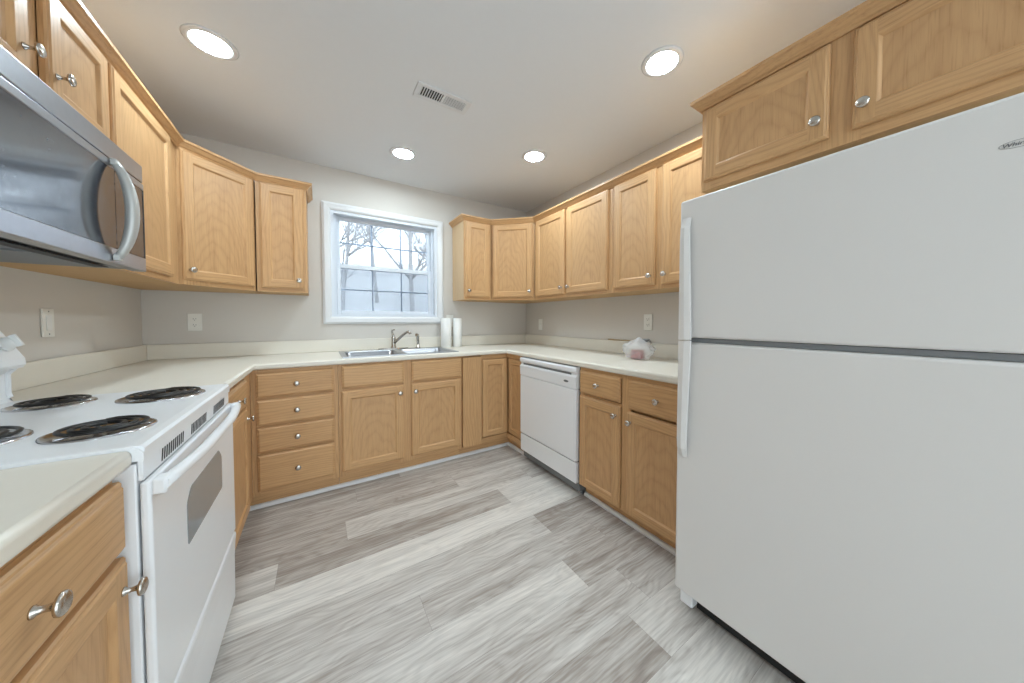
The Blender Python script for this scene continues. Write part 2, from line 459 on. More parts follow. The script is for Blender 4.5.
TH = .019
def ringfaces(bm, rects):
    """rects: list of (x0,x1,z0,z1,y); builds connecting quads; returns vertex rings"""
    R = [[bm.verts.new((x, y, z)) for x, z in ((x0, z0), (x1, z0), (x1, z1), (x0, z1))] for x0, x1, z0, z1, y in rects]
    for a, b in zip(R, R[1:]):
        for k in range(4):
            f = bm.faces.new((a[k], a[(k+1) % 4], b[(k+1) % 4], b[k]))
            f.material_index = 1 if k in (0, 2) else 0
    return R
def make_door(parent, x0, x1, z0, z1, knob=None, st=.052):
    """framed recessed-panel door; front face plane at y=-TH-.001; knob: (fx, fz) offsets or None"""
    w, h = x1-x0, z1-z0; hw, hh = w/2, h/2
    bm = nb()
    R = lambda i, y: (-hw+i, hw-i, -hh+i, hh-i, y)
    A = ringfaces(bm, [R(0, TH), R(0, .008), R(.003, .004), R(.0065, .0035), R(.010, 0)])
    bm.faces.new(A[0]).material_index = 0
    a, s2 = .010, st
    def quad(xa, xb, za, zb, mi):
        f = bm.faces.new([bm.verts.new(p) for p in ((xa, 0, za), (xb, 0, za), (xb, 0, zb), (xa, 0, zb))]); f.material_index = mi
    quad(-hw+a, -hw+s2, -hh+a, hh-a, 0); quad(hw-s2, hw-a, -hh+a, hh-a, 0)
    quad(-hw+s2, hw-s2, -hh+a, -hh+s2, 1); quad(-hw+s2, hw-s2, hh-s2, hh-a, 1)
    B = ringfaces(bm, [R(s2, 0), R(s2+.003, .0015), R(s2+.007, .0065), R(s2+.010, .0090)])
    f = bm.faces.new(B[-1]); f.material_index = 2
    bmesh.ops.remove_doubles(bm, verts=bm.verts, dist=1e-6)
    d = obj('door', bm, ['oak_v', 'oak_h', 'oak_p'], parent, ((x0+x1)/2, -TH-.001, (z0+z1)/2))
    if knob: add_knob(d, knob[0]*(hw-.028), knob[1]*(hh-.057) if abs(knob[1]) == 1 else knob[1], 0)
    return d
def make_drawer(parent, x0, x1, z0, z1, knob=True, name='drawer'):
    w, h = x1-x0, z1-z0; hw, hh = w/2, h/2; bm = nb()
    R = lambda i, y: (-hw+i, hw-i, -hh+i, hh-i, y)
    A = ringfaces(bm, [R(0, TH), R(0, .010), R(.003, .006), R(.007, .0055), R(.011, .001), R(.014, 0)])
    bm.faces.new(A[0]).material_index = 1; bm.faces.new(A[-1]).material_index = 1
    for f in bm.faces: f.material_index = 0
    d = obj(name, bm, ['oak_h'], parent, ((x0+x1)/2, -TH-.001, (z0+z1)/2))
    if knob: add_knob(d, 0, 0, 0)
    return d
def face_frame(parent, w, z0, z1, stiles, rails, th=TH):
    """stiles: (x0,x1); rails: (x0,x1,z0,z1)"""
    bm = nb()
    for a, b in stiles: bx(bm, a, b, 0, th, z0, z1, 0)
    for a, b, c, d in rails: bx(bm, a, b, 0.0003, th, c, d, 1)
    return obj('face_frame', bm, ['oak_v', 'oak_h'], parent)
def carcass(parent, w, d, z0, z1, mats=('oak_v', 'ply'), y0=TH, hollow=False):
    bm = nb()
    if hollow:
        bx(bm, 0, .016, y0, d, z0, z1); bx(bm, w-.016, w, y0, d, z0, z1); bx(bm, .016, w-.016, d-.012, d, z0, z1); bx(bm, .016, w-.016, y0, d-.012, z0, z0+.016, 1)
        return obj('carcass', bm, list(mats), parent)
    fs = bx(bm, 0, w, y0, d, z0, z1, 0)
    fs[0].material_index = 1
    return obj('carcass', bm, list(mats), parent)

R90 = pi/2
UB, UT = 1.372, 2.134
DZ0, DZ1 = 1.398, 2.106
def upper(label, loc, rz, w, d, doors, stiles, z0=UB, z1=UT, group='oak wall cabinets', dz=None, side=None, name='wall_cabinet'):
    t = thing(name, label, 'cabinet', (loc[0], loc[1], z0), rz, group)
    h = z1-z0
    carcass(t, w, d, 0.0, h, (side or 'oak_v', 'ply'))
    face_frame(t, w, 0, h, stiles, [(a[1], b[0], 0, .038) for a, b in zip(stiles, stiles[1:])] + [(a[1], b[0], h-.04, h) for a, b in zip(stiles, stiles[1:])])
    za, zb = dz or (DZ0, DZ1)
    for (x0, x1, k) in doors: make_door(t, x0, x1, za-z0, zb-z0, k)
    return t
def diag_cabinet(label, P, Q, poly, doors, knob, group='oak wall cabinets'):
    P, Q = Vector(P), Vector(Q); d = Q-P; w = d.length; a = atan2(d.y, d.x)
    t = thing('corner_wall_cabinet', label, 'cabinet', (P.x, P.y, UB), a, group)
    inv = Matrix.Rotation(-a, 2)
    pts = [inv @ (Vector(p)-P) for p in poly]
    pts = [(max(-9, p.x), max(p.y, TH)) if i > 0 else (p.x, p.y) for i, p in enumerate(pts)]
    bm = nb(); fs = prism(bm, pts, 'z', 0.0, UT-UB, 0); fs[-2].material_index = 1
    obj('carcass', bm, ['oak_v', 'ply'], t)
    h = UT-UB
    face_frame(t, w, 0, h, [(.004, .03), (w-.03, w-.004)], [(.03, w-.03, 0, .038), (.03, w-.03, h-.04, h)])
    make_door(t, doors[0], w-doors[1], DZ0-UB, DZ1-UB, knob)
    return t

# ---- upper cabinets, left run
LX = .330                                             # face frame plane of the left wall run
upper('short oak wall cabinet with two doors above the microwave', (LX, -2.045, 0), R90, .748, LX-.002,
      [(.062, .362, (1, -.075)), (.428, .735, (-1, -.075))], [(0, .04), (.365, .425), (.712, .748)], z0=1.757, dz=(1.785, DZ1))
upper('tall oak wall cabinet with one door just right of the microwave', (LX, -1.294, 0), R90, .676, LX-.002,
      [(.008, .551, (1, -1) if False else None)], [(0, .03), (.54, .676)])
diag_cabinet('angled oak wall cabinet in the left corner with cathedral grain', (LX, -.612), (.612, -.305),
      [(LX-.0+.016, -.609), (.002, -.611), (.002, -.002), (.611, -.002), (.611, -.302)], (.010, .022), (-1, -1))
upper('narrow oak wall cabinet beside the left edge of the window', (.616, -.305, 0), 0, .280, .303,
      [(.022, .260, (1, -1))], [(0, .03), (.25, .280)])
# ---- upper cabinets, right run
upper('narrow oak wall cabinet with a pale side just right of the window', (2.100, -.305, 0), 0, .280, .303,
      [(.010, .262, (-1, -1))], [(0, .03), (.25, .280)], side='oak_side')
diag_cabinet('angled oak wall cabinet in the right corner', (W-.612, -.305), (W-.305, -.615),
      [(W-.610, -.302), (W-.611, -.002), (W-.002, -.002), (W-.002, -.613), (W-.302, -.614)], (.018, .018), (1, -1))
upper('two-door oak wall cabinet above the dishwasher', (W-.305, -.622, 0), -R90, .948, .303,
      [(.030, .446, (1, -1)), (.480, .915, (-1, -1))], [(0, .04), (.43, .50), (.90, .948)])
upper('two-door oak wall cabinet above the bag and beside the fridge', (W-.305, -1.573, 0), -R90, .740, .303,
      [(.024, .347, (1, -1)), (.392, .718, (-1, -1))], [(0, .03), (.335, .405), (.700, .740)])
upper('deep oak cabinet with two doors mounted above the fridge', (2.400, -2.340, 0), -R90, .965, .595,
      [(.016, .424, (1, -.095)), (.480, .945, (-1, -.095))], [(0, .04), (.40, .50), (.925, .965)], z0=1.757, dz=(1.792, 2.100))

# crown mouldings
CP = [(.002, 2.110), (.007, 2.110), (.010, 2.117), (.016, 2.121), (.030, 2.139), (.037, 2.143), (.037, 2.156), (.002, 2.156)]
def crown(label, path):
    bm = nb(); sweep(bm, path, CP, 0)
    return tag(obj('crown_moulding', bm, 'oak_t'), label, 'moulding', 'oak crown mouldings')
crown('oak crown moulding along the top of the cabinets left of the window', [(LX, -2.045), (LX, -.612), (.612, -.305), (.896, -.305), (.896, -.003)])
crown('oak crown moulding along the cabinets from window to fridge', [(2.100, -.003), (2.100, -.305), (W-.612, -.305), (W-.305, -.615), (W-.305, -2.300)])
crown('darker oak crown moulding on the deep cabinet above the fridge', [(W-.310, -2.340), (2.400, -2.340), (2.400, -3.305)])

# ---- base cabinets
BT = .873
def base(label, loc, rz, w, d=.605, name='base_cabinet', toe=True, stiles=None, rails=None, group='oak base cabinets', hollow=False, tx=0):
    t = thing(name, label, 'cabinet', (loc[0], loc[1], 0), rz, group)
    carcass(t, w, d, .095, BT, hollow=hollow)
    face_frame(t, w, .095, BT, stiles, rails)
    if toe:
        bm = nb(); bx(bm, tx, w, .055, .070, .001, .094); obj('toe_kick', bm, 'oak_h', t)
    return t
# near left
NY0 = -2.642
t = base('oak base cabinet in the near left corner before the stove', (.61, NY0, 0), R90, .524, stiles=[(0, .04), (.484, .524)],
         rails=[(.04, .484, .835, BT), (.04, .484, .69, .72), (.04, .484, .095, .13)])
make_drawer(t, .006, .521, .712, .853)
make_door(t, .006, .521, .128, .698, (1, 1))
# left corner (between stove and corner)
t = base('narrow visible oak base cabinet between the stove and the corner', (.61, -1.352, 0), R90, .740, stiles=[(0, .04), (.60, .740)],
         rails=[(.04, .60, .835, BT), (.04, .60, .69, .72), (.04, .60, .095, .13)])
make_drawer(t, .03, .525, .712, .853); make_door(t, .03, .525, .128, .698, (1, 1))
# drawer stack
t = base('oak base cabinet of four stacked drawers', (.6105, -.61, 0), 0, .4505, tx=-.054, stiles=[(0, .0385), (.4155, .4505)],
         rails=[(.0385, .4155, .84, BT), (.0385, .4155, .685, .705), (.0385, .4155, .51, .53), (.0385, .4155, .345, .365), (.0385, .4155, .095, .135)])
for z0, z1 in ((.700, .853), (.530, .688), (.362, .518), (.126, .350)): make_drawer(t, .0255, .4265, z0, z1)
# sink base
t = base('oak sink base cabinet with two doors under the double sink', (1.063, -.61, 0), 0, .888, hollow=True, stiles=[(0, .04), (.40, .50), (.85, .888)],
         rails=[(.04, .40, .84, BT), (.50, .85, .84, BT), (.04, .40, .67, .71), (.50, .85, .67, .71), (.04, .40, .095, .14), (.50, .85, .095, .14)])
make_drawer(t, .021, .424, .706, .862, False, 'false_drawer_front'); make_drawer(t, .480, .878, .706, .862, False, 'false_drawer_front')
make_door(t, .018, .421, .130, .690, (1, 1)); make_door(t, .476, .875, .130, .690, (-1, 1))
# right corner cabinet with folding door
t = thing('corner_base_cabinet', 'oak corner base cabinet with an L-shaped folding door left of the dishwasher', 'cabinet', (1.953, -.61, 0), 0, 'oak base cabinets')
bm = nb(); ox = 1.953
prism(bm, [(.0, .022), (W-.61-ox+.022, .022), (W-.61-ox+.022, -.250), (W-.003-ox, -.250), (W-.003-ox, .605), (.0, .605)], 'z', .095, BT)
obj('carcass', bm, 'oak_v', t)
bm = nb(); bx(bm, 0, .170, -.019, .018, .100, .862, 0, .002); obj('filler_panel', bm, 'oak_v', t)
bm = nb(); bx(bm, .172, W-.61-ox+.021, 0, .020, .095, .140, 1); bx(bm, .172, W-.61-ox+.021, 0, .020, .838, BT, 1)
bx(bm, .172, .184, .0003, .020, .140, .838, 0)
bx(bm, W-.61-ox, W-.61-ox+.0205, -.249, -.0005, .095, .140, 1); bx(bm, W-.61-ox, W-.61-ox+.0205, -.249, -.0005, .838, BT, 1)
obj('face_frame', bm, ['oak_v', 'oak_h'], t)
make_door(t, .182, W-.61-ox-.002, .150, .832, None, .045)
e = make_door(t, 0, .222, .150, .832, None, .045)
e.location = (W-.61-ox-.0005, -.022-.111, .491); e.rotation_euler = (0, 0, -R90)
bm = nb(); bx(bm, 0, W-.555-ox, .055, .070, .001, .094); bx(bm, W-.555-ox-.0, W-.540-ox, -.25, .070, .001, .094); obj('toe_kick', bm, 'oak_h', t)
# right base
t = base('oak base cabinet with two drawers over two doors between dishwasher and fridge', (W-.61, -1.582, 0), -R90, .790, stiles=[(0, .03), (.34, .40), (.74, .790)],
         rails=[(.03, .34, .845, BT), (.40, .74, .845, BT), (.03, .34, .685, .70), (.40, .74, .685, .70), (.03, .34, .095, .12), (.40, .74, .095, .12)])
make_drawer(t, .008, .335, .708, .852); make_drawer(t, .392, .762, .690, .852)
make_door(t, .008, .338, .098, .690, (1, 1)); make_door(t, .385, .762, .098, .676, (-1, 1))

# white shoe moulding along the toe kicks
def shoe(name, path):
    bm = nb(); sweep(bm, path, [(0.0005, .001), (.018, .001), (.0175, .010), (.013, .019), (.006, .024), (.0005, .025)], 0)
    struct(obj(name, bm, 'trimw'))
shoe('trim_2', [(.556, -.555), (W-.555, -.555), (W-.555, -.858)])
shoe('trim_3', [(W-.555, -1.582), (W-.555, -2.368)])

# ------------------------------------------------------------------ countertops
CT0, CT1 = .8745, .912
def slab(bm, xs, ys, solid, z0, z1):
    V = {}
    def v(i, j, z):
        k = (i, j, z)
        if k not in V: V[k] = bm.verts.new((xs[i], ys[j], z))
        return V[k]
    S = lambda i, j: 0 <= i < len(xs)-1 and 0 <= j < len(ys)-1 and solid((xs[i]+xs[i+1])/2, (ys[j]+ys[j+1])/2)
    for i in range(len(xs)-1):
        for j in range(len(ys)-1):
            if not S(i, j): continue
            bm.faces.new((v(i,j,z1), v(i+1,j,z1), v(i+1,j+1,z1), v(i,j+1,z1)))
            bm.faces.new((v(i,j,z0), v(i,j+1,z0), v(i+1,j+1,z0), v(i+1,j,z0)))
            for di, dj, a, b in ((-1,0,(i,j+1),(i,j)), (1,0,(i+1,j),(i+1,j+1)), (0,-1,(i,j),(i+1,j)), (0,1,(i+1,j+1),(i,j+1))):
                if not S(i+di, j+dj): bm.faces.new((v(*a,z0), v(*b,z0), v(*b,z1), v(*a,z1)))
def roll_edges(bm, test, off=.011):
    bmesh.ops.recalc_face_normals(bm, faces=bm.faces)
    es = [e for e in bm.edges if len(e.link_faces) == 2 and e.calc_face_angle(0) > .5 and all(abs(v.co.z - e.verts[0].co.z) < 1e-5 for v in e.verts) and test((e.verts[0].co+e.verts[1].co)/2)]
    r = bmesh.ops.bevel(bm, geom=es, offset=off, offset_type='OFFSET', segments=4, profile=.5, affect='EDGES')
    for f in r['faces']: f.smooth = True
CY = -1.350; FR = -2.374
SKX0, SKX1, SKY0, SKY1 = 1.105, 1.915, -.570, -.120        # sink cut-out
ct = thing('countertop', 'long cream laminate countertop wrapping around the sink and corners', 'countertop', (W/2, -.3, CT0), 0, 'cream countertops')
bm = nb()
slab(bm, [.003, .635, SKX0, SKX1, W-.635, W-.003], [FR, CY, -.635, SKY0, SKY1, -.003],
     lambda x, y: (y > -.635 and not (SKX0 < x < SKX1 and SKY0 < y < SKY1)) or (x < .635 and y > CY) or (x > W-.635), CT0, CT1)
roll_edges(bm, lambda c: not (SKX0-.01 < c.x < SKX1+.01 and SKY0-.01 < c.y < SKY1+.01) and .1 < c.x < W-.1 and c.y < -.1 and (c.x > .64 or abs(c.x-.635) < .002) and c.y > FR+.01)
for v in bm.verts: v.co -= Vector((W/2, -.3, CT0))
obj('worktop', bm, 'lam', ct)
def splash(x0, x1, y0, y1, parent, o):
    bm = nb(); bx(bm, x0-o[0], x1-o[0], y0-o[1], y1-o[1], CT1+.0005-CT0, 1.012-CT0, 0, .003)
    obj('backsplash', bm, 'lam', parent)
o_ = (W/2, -.3)
splash(.003, .022, CY, -.003, ct, o_); splash(.0235, W-.0235, -.022, -.003, ct, o_); splash(W-.022, W-.003, FR, -.003, ct, o_)
ct2 = thing('countertop', 'short cream laminate countertop in the near left corner before the stove', 'countertop', (.3, -2.44, CT0), 0, 'cream countertops')
bm = nb(); slab(bm, [.003, .636], [NY0, -2.117], lambda x, y: True, CT0, CT1)
roll_edges(bm, lambda c: abs(c.x-.636) < .002)
for v in bm.verts: v.co -= Vector((.3, -2.44, CT0))
obj('worktop', bm, 'lam', ct2)
splash(.003, .022, NY0, -2.117, ct2, (.3, -2.44))

# ------------------------------------------------------------------ sink, faucet, sprayer
sk = thing('kitchen_sink', 'double-bowl stainless steel sink set into the countertop under the window', 'sink', (1.51, -.345, CT1), 0)
bm = nb()
X0, X1, Y0, Y1 = -.418, .418, -.258, .268; RZ = .006
bowls = [(-.385, -.018, -.222, .150), (.018, .385, -.222, .150)]
xs = [X0, -.385, -.018, .018, .385, X1]; ys = [Y0, -.222, .150, Y1]
slab(bm, xs, ys, lambda x, y: not any(a < x < b and c < y < d for a, b, c, d in bowls), .0004, RZ)
obj('rim', bm, 'steel', sk)
for a, b, c, d in bowls:
    bm = nb(); dep = -.170; i = .028
    def rr_(x0, x1, y0, y1, z, r):
        out = []
        for cx, cy, a0 in ((x1-r, y1-r, 0), (x0+r, y1-r, 90), (x0+r, y0+r, 180), (x1-r, y0+r, 270)):
            for k in range(5): t_ = radians(a0+k*22.5); out.append((cx+r*cos(t_), cy+r*sin(t_), z))
        return out
    rings = [[bm.verts.new(p) for p in rr_(*q)] for q in ((a, b, c, d, RZ+.0003, .03), (a+.006, b-.006, c+.006, d-.006, -.004, .04), (a+.014, b-.014, c+.014, d-.014, dep+.03, .05), (a+.04, b-.04, c+.04, d-.04, dep, .05))]
    for p, q in zip(rings, rings[1:]):
        for k in range(len(p)): f = bm.faces.new((p[k], p[(k+1) % len(p)], q[(k+1) % len(p)], q[k])); f.smooth = True
    bm.faces.new(rings[-1])
    bowl = obj('bowl', bm, 'steel', sk)
    bm = nb(); lathe(bm, [(0, .004), (.030, .003), (.042, .006), (.045, .002), (.045, .0005)], 24); obj('drain', bm, 'chrome', bowl, ((a+b)/2, (c+d)/2, dep))
fz = CT1+RZ+.0008
fc = thing('faucet', 'single-lever brushed nickel faucet behind the sink', 'faucet', (1.510, -.115, fz), 0)
bm = nb(); prism(bm, [(.125*cos(a_)*(1 if abs(cos(a_)) > .2 else 1), .026*sin(a_)) for a_ in [2*pi*k/32 for k in range(32)]], 'z', 0, .010); obj('base_plate', bm, 'nickel', fc)
bm = nb(); lathe(bm, [(.024, .0105), (.023, .02), (.019, .03), (.018, .085), (.020, .095), (.019, .105), (.010, .112), (0, .113)], 20); obj('body', bm, 'nickel', fc)
bm = nb(); tube(bm, [(.006, -.012, .058), (.032, -.045, .090), (.062, -.090, .128), (.083, -.120, .150), (.096, -.138, .156), (.105, -.150, .149), (.108, -.154, .136)], [.013, .012, .0115, .011, .0115, .012, .012], 12); obj('spout', bm, 'nickel', fc)
bm = nb(); tube(bm, [(0, .0, .110), (-.004, .004, .125), (-.010, .008, .150), (-.010, -.002, .166), (.004, -.02, .172)], [.012, .010, .008, .008, .006], 10, 0, 1.0); obj('lever_handle', bm, 'nickel', fc)
sp_ = thing('side_sprayer', 'brushed nickel side sprayer standing right of the faucet', 'sprayer', (1.722, -.112, fz), 0)
bm = nb(); lathe(bm, [(.022, 0), (.021, .006), (.014, .014), (.013, .034), (.0, .035)], 18); obj('holder', bm, 'nickel', sp_)
bm = nb(); tube(bm, [(0, 0, .030), (0, 0, .075), (-.002, -.004, .105), (-.010, -.016, .120), (-.020, -.028, .122)], [.010, .013, .015, .015, .013], 12); obj('spray_head', bm, 'nickel', sp_)

# paper towel rolls
def roll(label, x, y, r, h):
    t = thing('paper_towel_roll', label, 'paper towel', (x, y, CT1+.0008), 0, 'paper towel rolls')
    bm = nb(); lathe(bm, [(.019, .002), (r-.003, 0), (r, .003), (r, h-.003), (r-.003, h), (.019, h-.002)], 32, cap=False)
    obj('towel', bm, 'paper', t)
    bm = nb(); lathe(bm, [(.0185, .001), (.0185, h-.001), (.0165, h-.001), (.0165, .001), (.0185, .001)], 24, cap=False); obj('cardboard_core', bm, 'stick', t)
roll('wider white paper towel roll, left one of the pair right of the sink', 1.993, -.105, .050, .283)
roll('slimmer white paper towel roll, right one of the pair right of the sink', 2.108, -.105, .042, .283)

# ------------------------------------------------------------------ outlets and switches
def outlet(label, loc, rz, kind):
    t = thing('wall_outlet' if kind != 'switch' else 'light_switch', label, 'outlet' if kind != 'switch' else 'switch', loc, rz, 'wall plates')
    bm = nb(); bx(bm, -.036, .036, -.006, 0, -.060, .060, 0, .003); obj('cover_plate', bm, 'wplate', t)
    if kind == 'duplex':
        for z in (-.021, .021):
            bm = nb(); prism(bm, [(.0165*cos(a_), max(-.0125, min(.0125, .0165*sin(a_)))+z) for a_ in [2*pi*k/24 for k in range(24)]], 'y', -.0085, -.0062)
            r_ = obj('receptacle', bm, 'wplate', t)
            bm = nb(); bx(bm, -.0075, -.0055, -.0090, -.0086, z-.001, z+.007); bx(bm, .0055, .0075, -.0090, -.0086, z-.001, z+.006); bx(bm, -.002, .002, -.0090, -.0086, z-.009, z-.005)
            obj('slot', bm, 'dark', r_)
    elif kind == 'rocker':
        bm = nb(); bx(bm, -.016, .016, -.0085, -.0062, -.033, .033, 0, .001); obj('rocker', bm, 'plast', t)
        for z in (-.048, .048):
            bm = nb(); lathe(bm, [(0, .0001), (.003, .0001), (.003, .001), (0, .0015)], 10, 0, Matrix.Translation((0, -.0062, z)) @ Matrix.Rotation(pi/2, 4, 'X'))
            obj('screw', bm, 'grey', t)
    else:
        bm = nb(); bx(bm, -.005, .005, -.007, -.0062, -.012, .012); bx(bm, -.0035, .0035, -.016, -.0071, -.002, .008, 0, .001); obj('toggle', bm, 'plast', t)
outlet('white rocker switch plate on the left wall above the counter', (.0008, -.861, 1.164), R90, 'rocker')
outlet('white duplex outlet on the back wall near the left corner', (.244, -.0008, 1.160), 0, 'duplex')
outlet('white outlet plate on the back wall behind the paper towel rolls', (2.068, -.0008, 1.170), 0, 'duplex')
outlet('small white switch plate on the right wall near the corner', (W-.0008, -.300, 1.130), -R90, 'switch')
outlet('white duplex outlet on the right wall above the plastic bag', (W-.0008, -1.655, 1.165), -R90, 'duplex')

# ------------------------------------------------------------------ plastic bag, package, stick on the right counter
rb = random.Random(5)
bm = nb(); bmesh.ops.create_icosphere(bm, subdivisions=4, radius=1.0)
from mathutils import noise as mn
for v in bm.verts:
    p = v.co.copy(); n_ = mn.noise(p*1.7) * .22 + mn.noise(p*4.3+Vector((3,1,2))) * .13 + abs(mn.noise(p*9.0)) * .08
    r_ = 1 + n_; q = p*r_
    z = q.z*.066+.064
    if z < .002: z = .002
    pull = max(0, z-.09)
    v.co = Vector((q.x*.080, q.y*(.105-.25*pull), z + pull*.25))
for f in bm.faces: f.smooth = True
bg = obj('plastic_bag', bm, 'bag', None, (2.775, -1.735, CT1+.0005)); tag(bg, 'crumpled translucent white plastic bag on the right counter', 'bag')
kn = nb(); tube(kn, [(.0, -.02, .125), (.002, -.045, .136), (-.004, -.065, .131), (.004, -.085, .140)], [.010, .007, .012, .004], 8); 
obj('knotted_top', kn, 'grey', bg)
bm = nb(); bx(bm, -.024, .024, -.040, .040, 0, .062, 0, .008, 3)
tag(obj('food_package', bm, 'red', None, (2.762, -1.742, CT1+.004), (0, 0, .2)), 'pinkish red package inside the plastic bag', 'package')
st = thing('thin_stick', 'thin tan stick with dark end lying on the right backsplash ledge', 'stick', (W-.012, -1.47, 1.0125), 0)
bm = nb(); tube(bm, [(0, .19, .0055), (0, -.15, .0055)], .005, 8); obj('shaft', bm, 'stick', st)
bm = nb(); tube(bm, [(0, -.15, .0095), (0, -.17, .0095), (0, -.21, .0095)], [.007, .009, .0085], 10); obj('dark_tip', bm, 'grey', st)

# ------------------------------------------------------------------ range
rg = thing('electric_range', 'white freestanding electric range with four coil burners', 'range', (.640, -2.115, 0), R90)
RW = .755
bm = nb(); bx(bm, .002, RW-.002, 0, .610, .030, .880, 0, .003)
for x in (.05, RW-.05):
    for y in (.06, .56): lathe(bm, [(.018, .0005), (.018, .03)], 12, 0, Matrix.Translation((x, y, 0)))
obj('oven_body', bm, 'appl', rg)
bm = nb()   # cooktop with rolled front lip, local y: 0 front
prism(bm, [(-.012, .886), (.600, .886), (.600, .915), (.585, .919), (.010, .919), (-.006, .917), (-.012, .911)], 'x', 0, RW)
bmesh.ops.bevel(bm, geom=[e for e in bm.edges if abs(e.verts[0].co.x-e.verts[1].co.x) < 1e-6 and e.verts[0].co.z > .9 and e.verts[1].co.z > .9], offset=.005, segments=2, affect='EDGES')
obj('cooktop', bm, 'appl', rg)
def burner(cx, cy, R, turns):
    bm = nb()
    lathe(bm, [(R+.013, .9194), (R+.012, .9225), (R+.007, .9232), (R+.003, .9210), (.02, .9198), (0, .9198)], 36, cap=False)
    pan = obj('drip_pan', bm, 'chrome', rg, (cx, cy, 0))
    pts = []; N = int(turns*24)
    for k in range(N+1):
        a_ = 2*pi*turns*k/N; r_ = .020 + (R-.020)*k/N
        pts.append((r_*cos(a_), r_*sin(a_), .9305))
    pts.append((pts[-1][0]+.004, pts[-1][1]+.02, .9275))
    bm = nb(); tube(bm, pts, .0046, 8, 0, .8)
    obj('burner_coil', bm, 'coil', pan)
    bm = nb()
    for k in range(3):
        a_ = 2*pi*k/3+.5
        tube(bm, [(.008*cos(a_), .008*sin(a_), .9240), ((R+.005)*cos(a_), (R+.005)*sin(a_), .9240)], .0022, 6)
    obj('coil_support', bm, 'chrome', pan)
# local x = Y+2.131, local y = .655-X
burner(.182, .108, .072, 3)      # front, near
burner(.588, .124, .088, 4)      # front, far
burner(.618, .362, .070, 3)      # back, far
burner(.205, .322, .088, 4)      # back, near
bm = nb()   # backguard: post + overhanging control panel
prism(bm, [(.488, .9195), (.615, .9195), (.615, 1.150), (.525, 1.153), (.507, 1.146), (.463, 1.056), (.462, 1.036), (.468, 1.026), (.492, 1.021), (.502, 1.008), (.502, .945), (.498, .930)], 'x', .004, RW-.004)
bmesh.ops.bevel(bm, geom=[e for e in bm.edges if abs(e.verts[0].co.x-e.verts[1].co.x) < 1e-6], offset=.008, segments=3, affect='EDGES')
bgd = obj('backguard', bm, 'appl', rg)
ang = atan2(.044, .090)
for kx in (.045, .135, .62, .705):
    bm = nb(); lathe(bm, [(.024, 0), (.024, .006), (.019, .010), (.017, .022), (0, .024)], 20); bx(bm, -.005, .005, -.019, .019, .020, .034, 0, .002)
    m_ = Matrix.Rotation(pi/2 - ang, 4, 'X')
    bmesh.ops.transform(bm, matrix=m_, verts=bm.verts)
    obj('control_knob', bm, 'plast', bgd, (kx, .4845, 1.102))
bm = nb()   # vent strip under the cooktop
bx(bm, .006, RW-.006, -.009, -.0005, .842, .8855, 0, .002); vs = obj('vent_strip', bm, 'appl', rg)
for g0 in (.095, .300, .530):
    bm = nb()
    for k in range(11):
        x = g0 + k*.0135
        prism(bm, [(x, .849), (x+.006, .849), (x+.012, .877), (x+.006, .877)], 'y', -.0098, -.0092)
    obj('vent_slot', bm, 'dark', vs)
bm = nb(); bx(bm, .002, RW-.002, -.020, -.003, .312, .839, 0, .006, 3); od = obj('oven_door', bm, 'appl', rg)
def rpoly(pts, r=.012):
    out = []; n = len(pts)
    for i in range(n):
        p = Vector(pts[i]); a_ = (Vector(pts[i-1])-p).normalized(); b_ = (Vector(pts[(i+1) % n])-p).normalized()
        for k in range(4):
            t_ = k/3; q = p + a_*r*(1-t_)**2 + b_*r*t_**2; out.append((q.x, q.y))
    return out
bm = nb(); prism(bm, rpoly([(.205, .575), (.205, .690), (.240, .722), (.525, .722), (.560, .690), (.560, .575)][::-1]), 'y', -.0208, -.0198); obj('oven_window', bm, 'ovenglass', od)
bm = nb()   # bowed handle
pts = []
for k in range(17):
    u = k/16; x = .010 + (RW-.020)*u; b_ = 1-(2*u-1)**2
    pts.append((x, -.034-.020*min(1, b_*1.2), .826))
tube(bm, pts, .0135, 12, 0, 1.0)
for x in (.022, RW-.022): bx(bm, x-.018, x+.018, -.042, -.019, .806, .840, 0, .005)
obj('door_handle', bm, 'appl', od)
bm = nb()
prism(bm, [(-.003, .030), (-.014, .030), (-.015, .200), (-.018, .262), (-.021, .288), (-.020, .300), (-.014, .304), (-.003, .304)], 'x', .002, RW-.004)
obj('storage_drawer', bm, 'appl', rg)

# ------------------------------------------------------------------ microwave
mw = thing('microwave', 'stainless over-the-range microwave under the short left cabinet', 'microwave', (.385, -2.065, 1.358), R90)
MWW, MH = .760, .392
bm = nb(); bx(bm, 0, MWW, 0, .380, .006, MH-.002); bx(bm, .06, .36, .06, .30, .0, .0058); bx(bm, .40, .70, .06, .30, .0, .0058)
obj('case', bm, 'grey', mw)
bm = nb(); bx(bm, 0, MWW, -.034, -.0005, MH-.062, MH, 0, .003); obj('vent_trim', bm, 'steel', mw)
bm = nb()   # door frame with window cut-out, door runs to the control section
bx(bm, .002, MWW-.002, -.030, -.001, MH-.066, MH-.061, 1)  # dark strip put in for the shade of the gap under the vent trim
zt = MH-.0665; D0 = -.036
bx(bm, 0, MWW, D0, -.0005, 0.0, .050, 0, .003); bx(bm, 0, MWW, D0, -.0005, zt-.024, zt, 0, .003)
bx(bm, 0, .020, D0, -.0005, .050, zt-.024)
dm = obj('door', bm, ['steel', 'dark'], mw)
bm = nb(); bx(bm, .0205, .560, D0+.002, -.001, .0505, zt-.0245); obj('door_glass', bm, 'mwglass', dm)
bm = nb(); bx(bm, .563, MWW-.008, D0+.002, -.001, .0505, zt-.0245); obj('control_panel', bm, 'mwglass', mw)
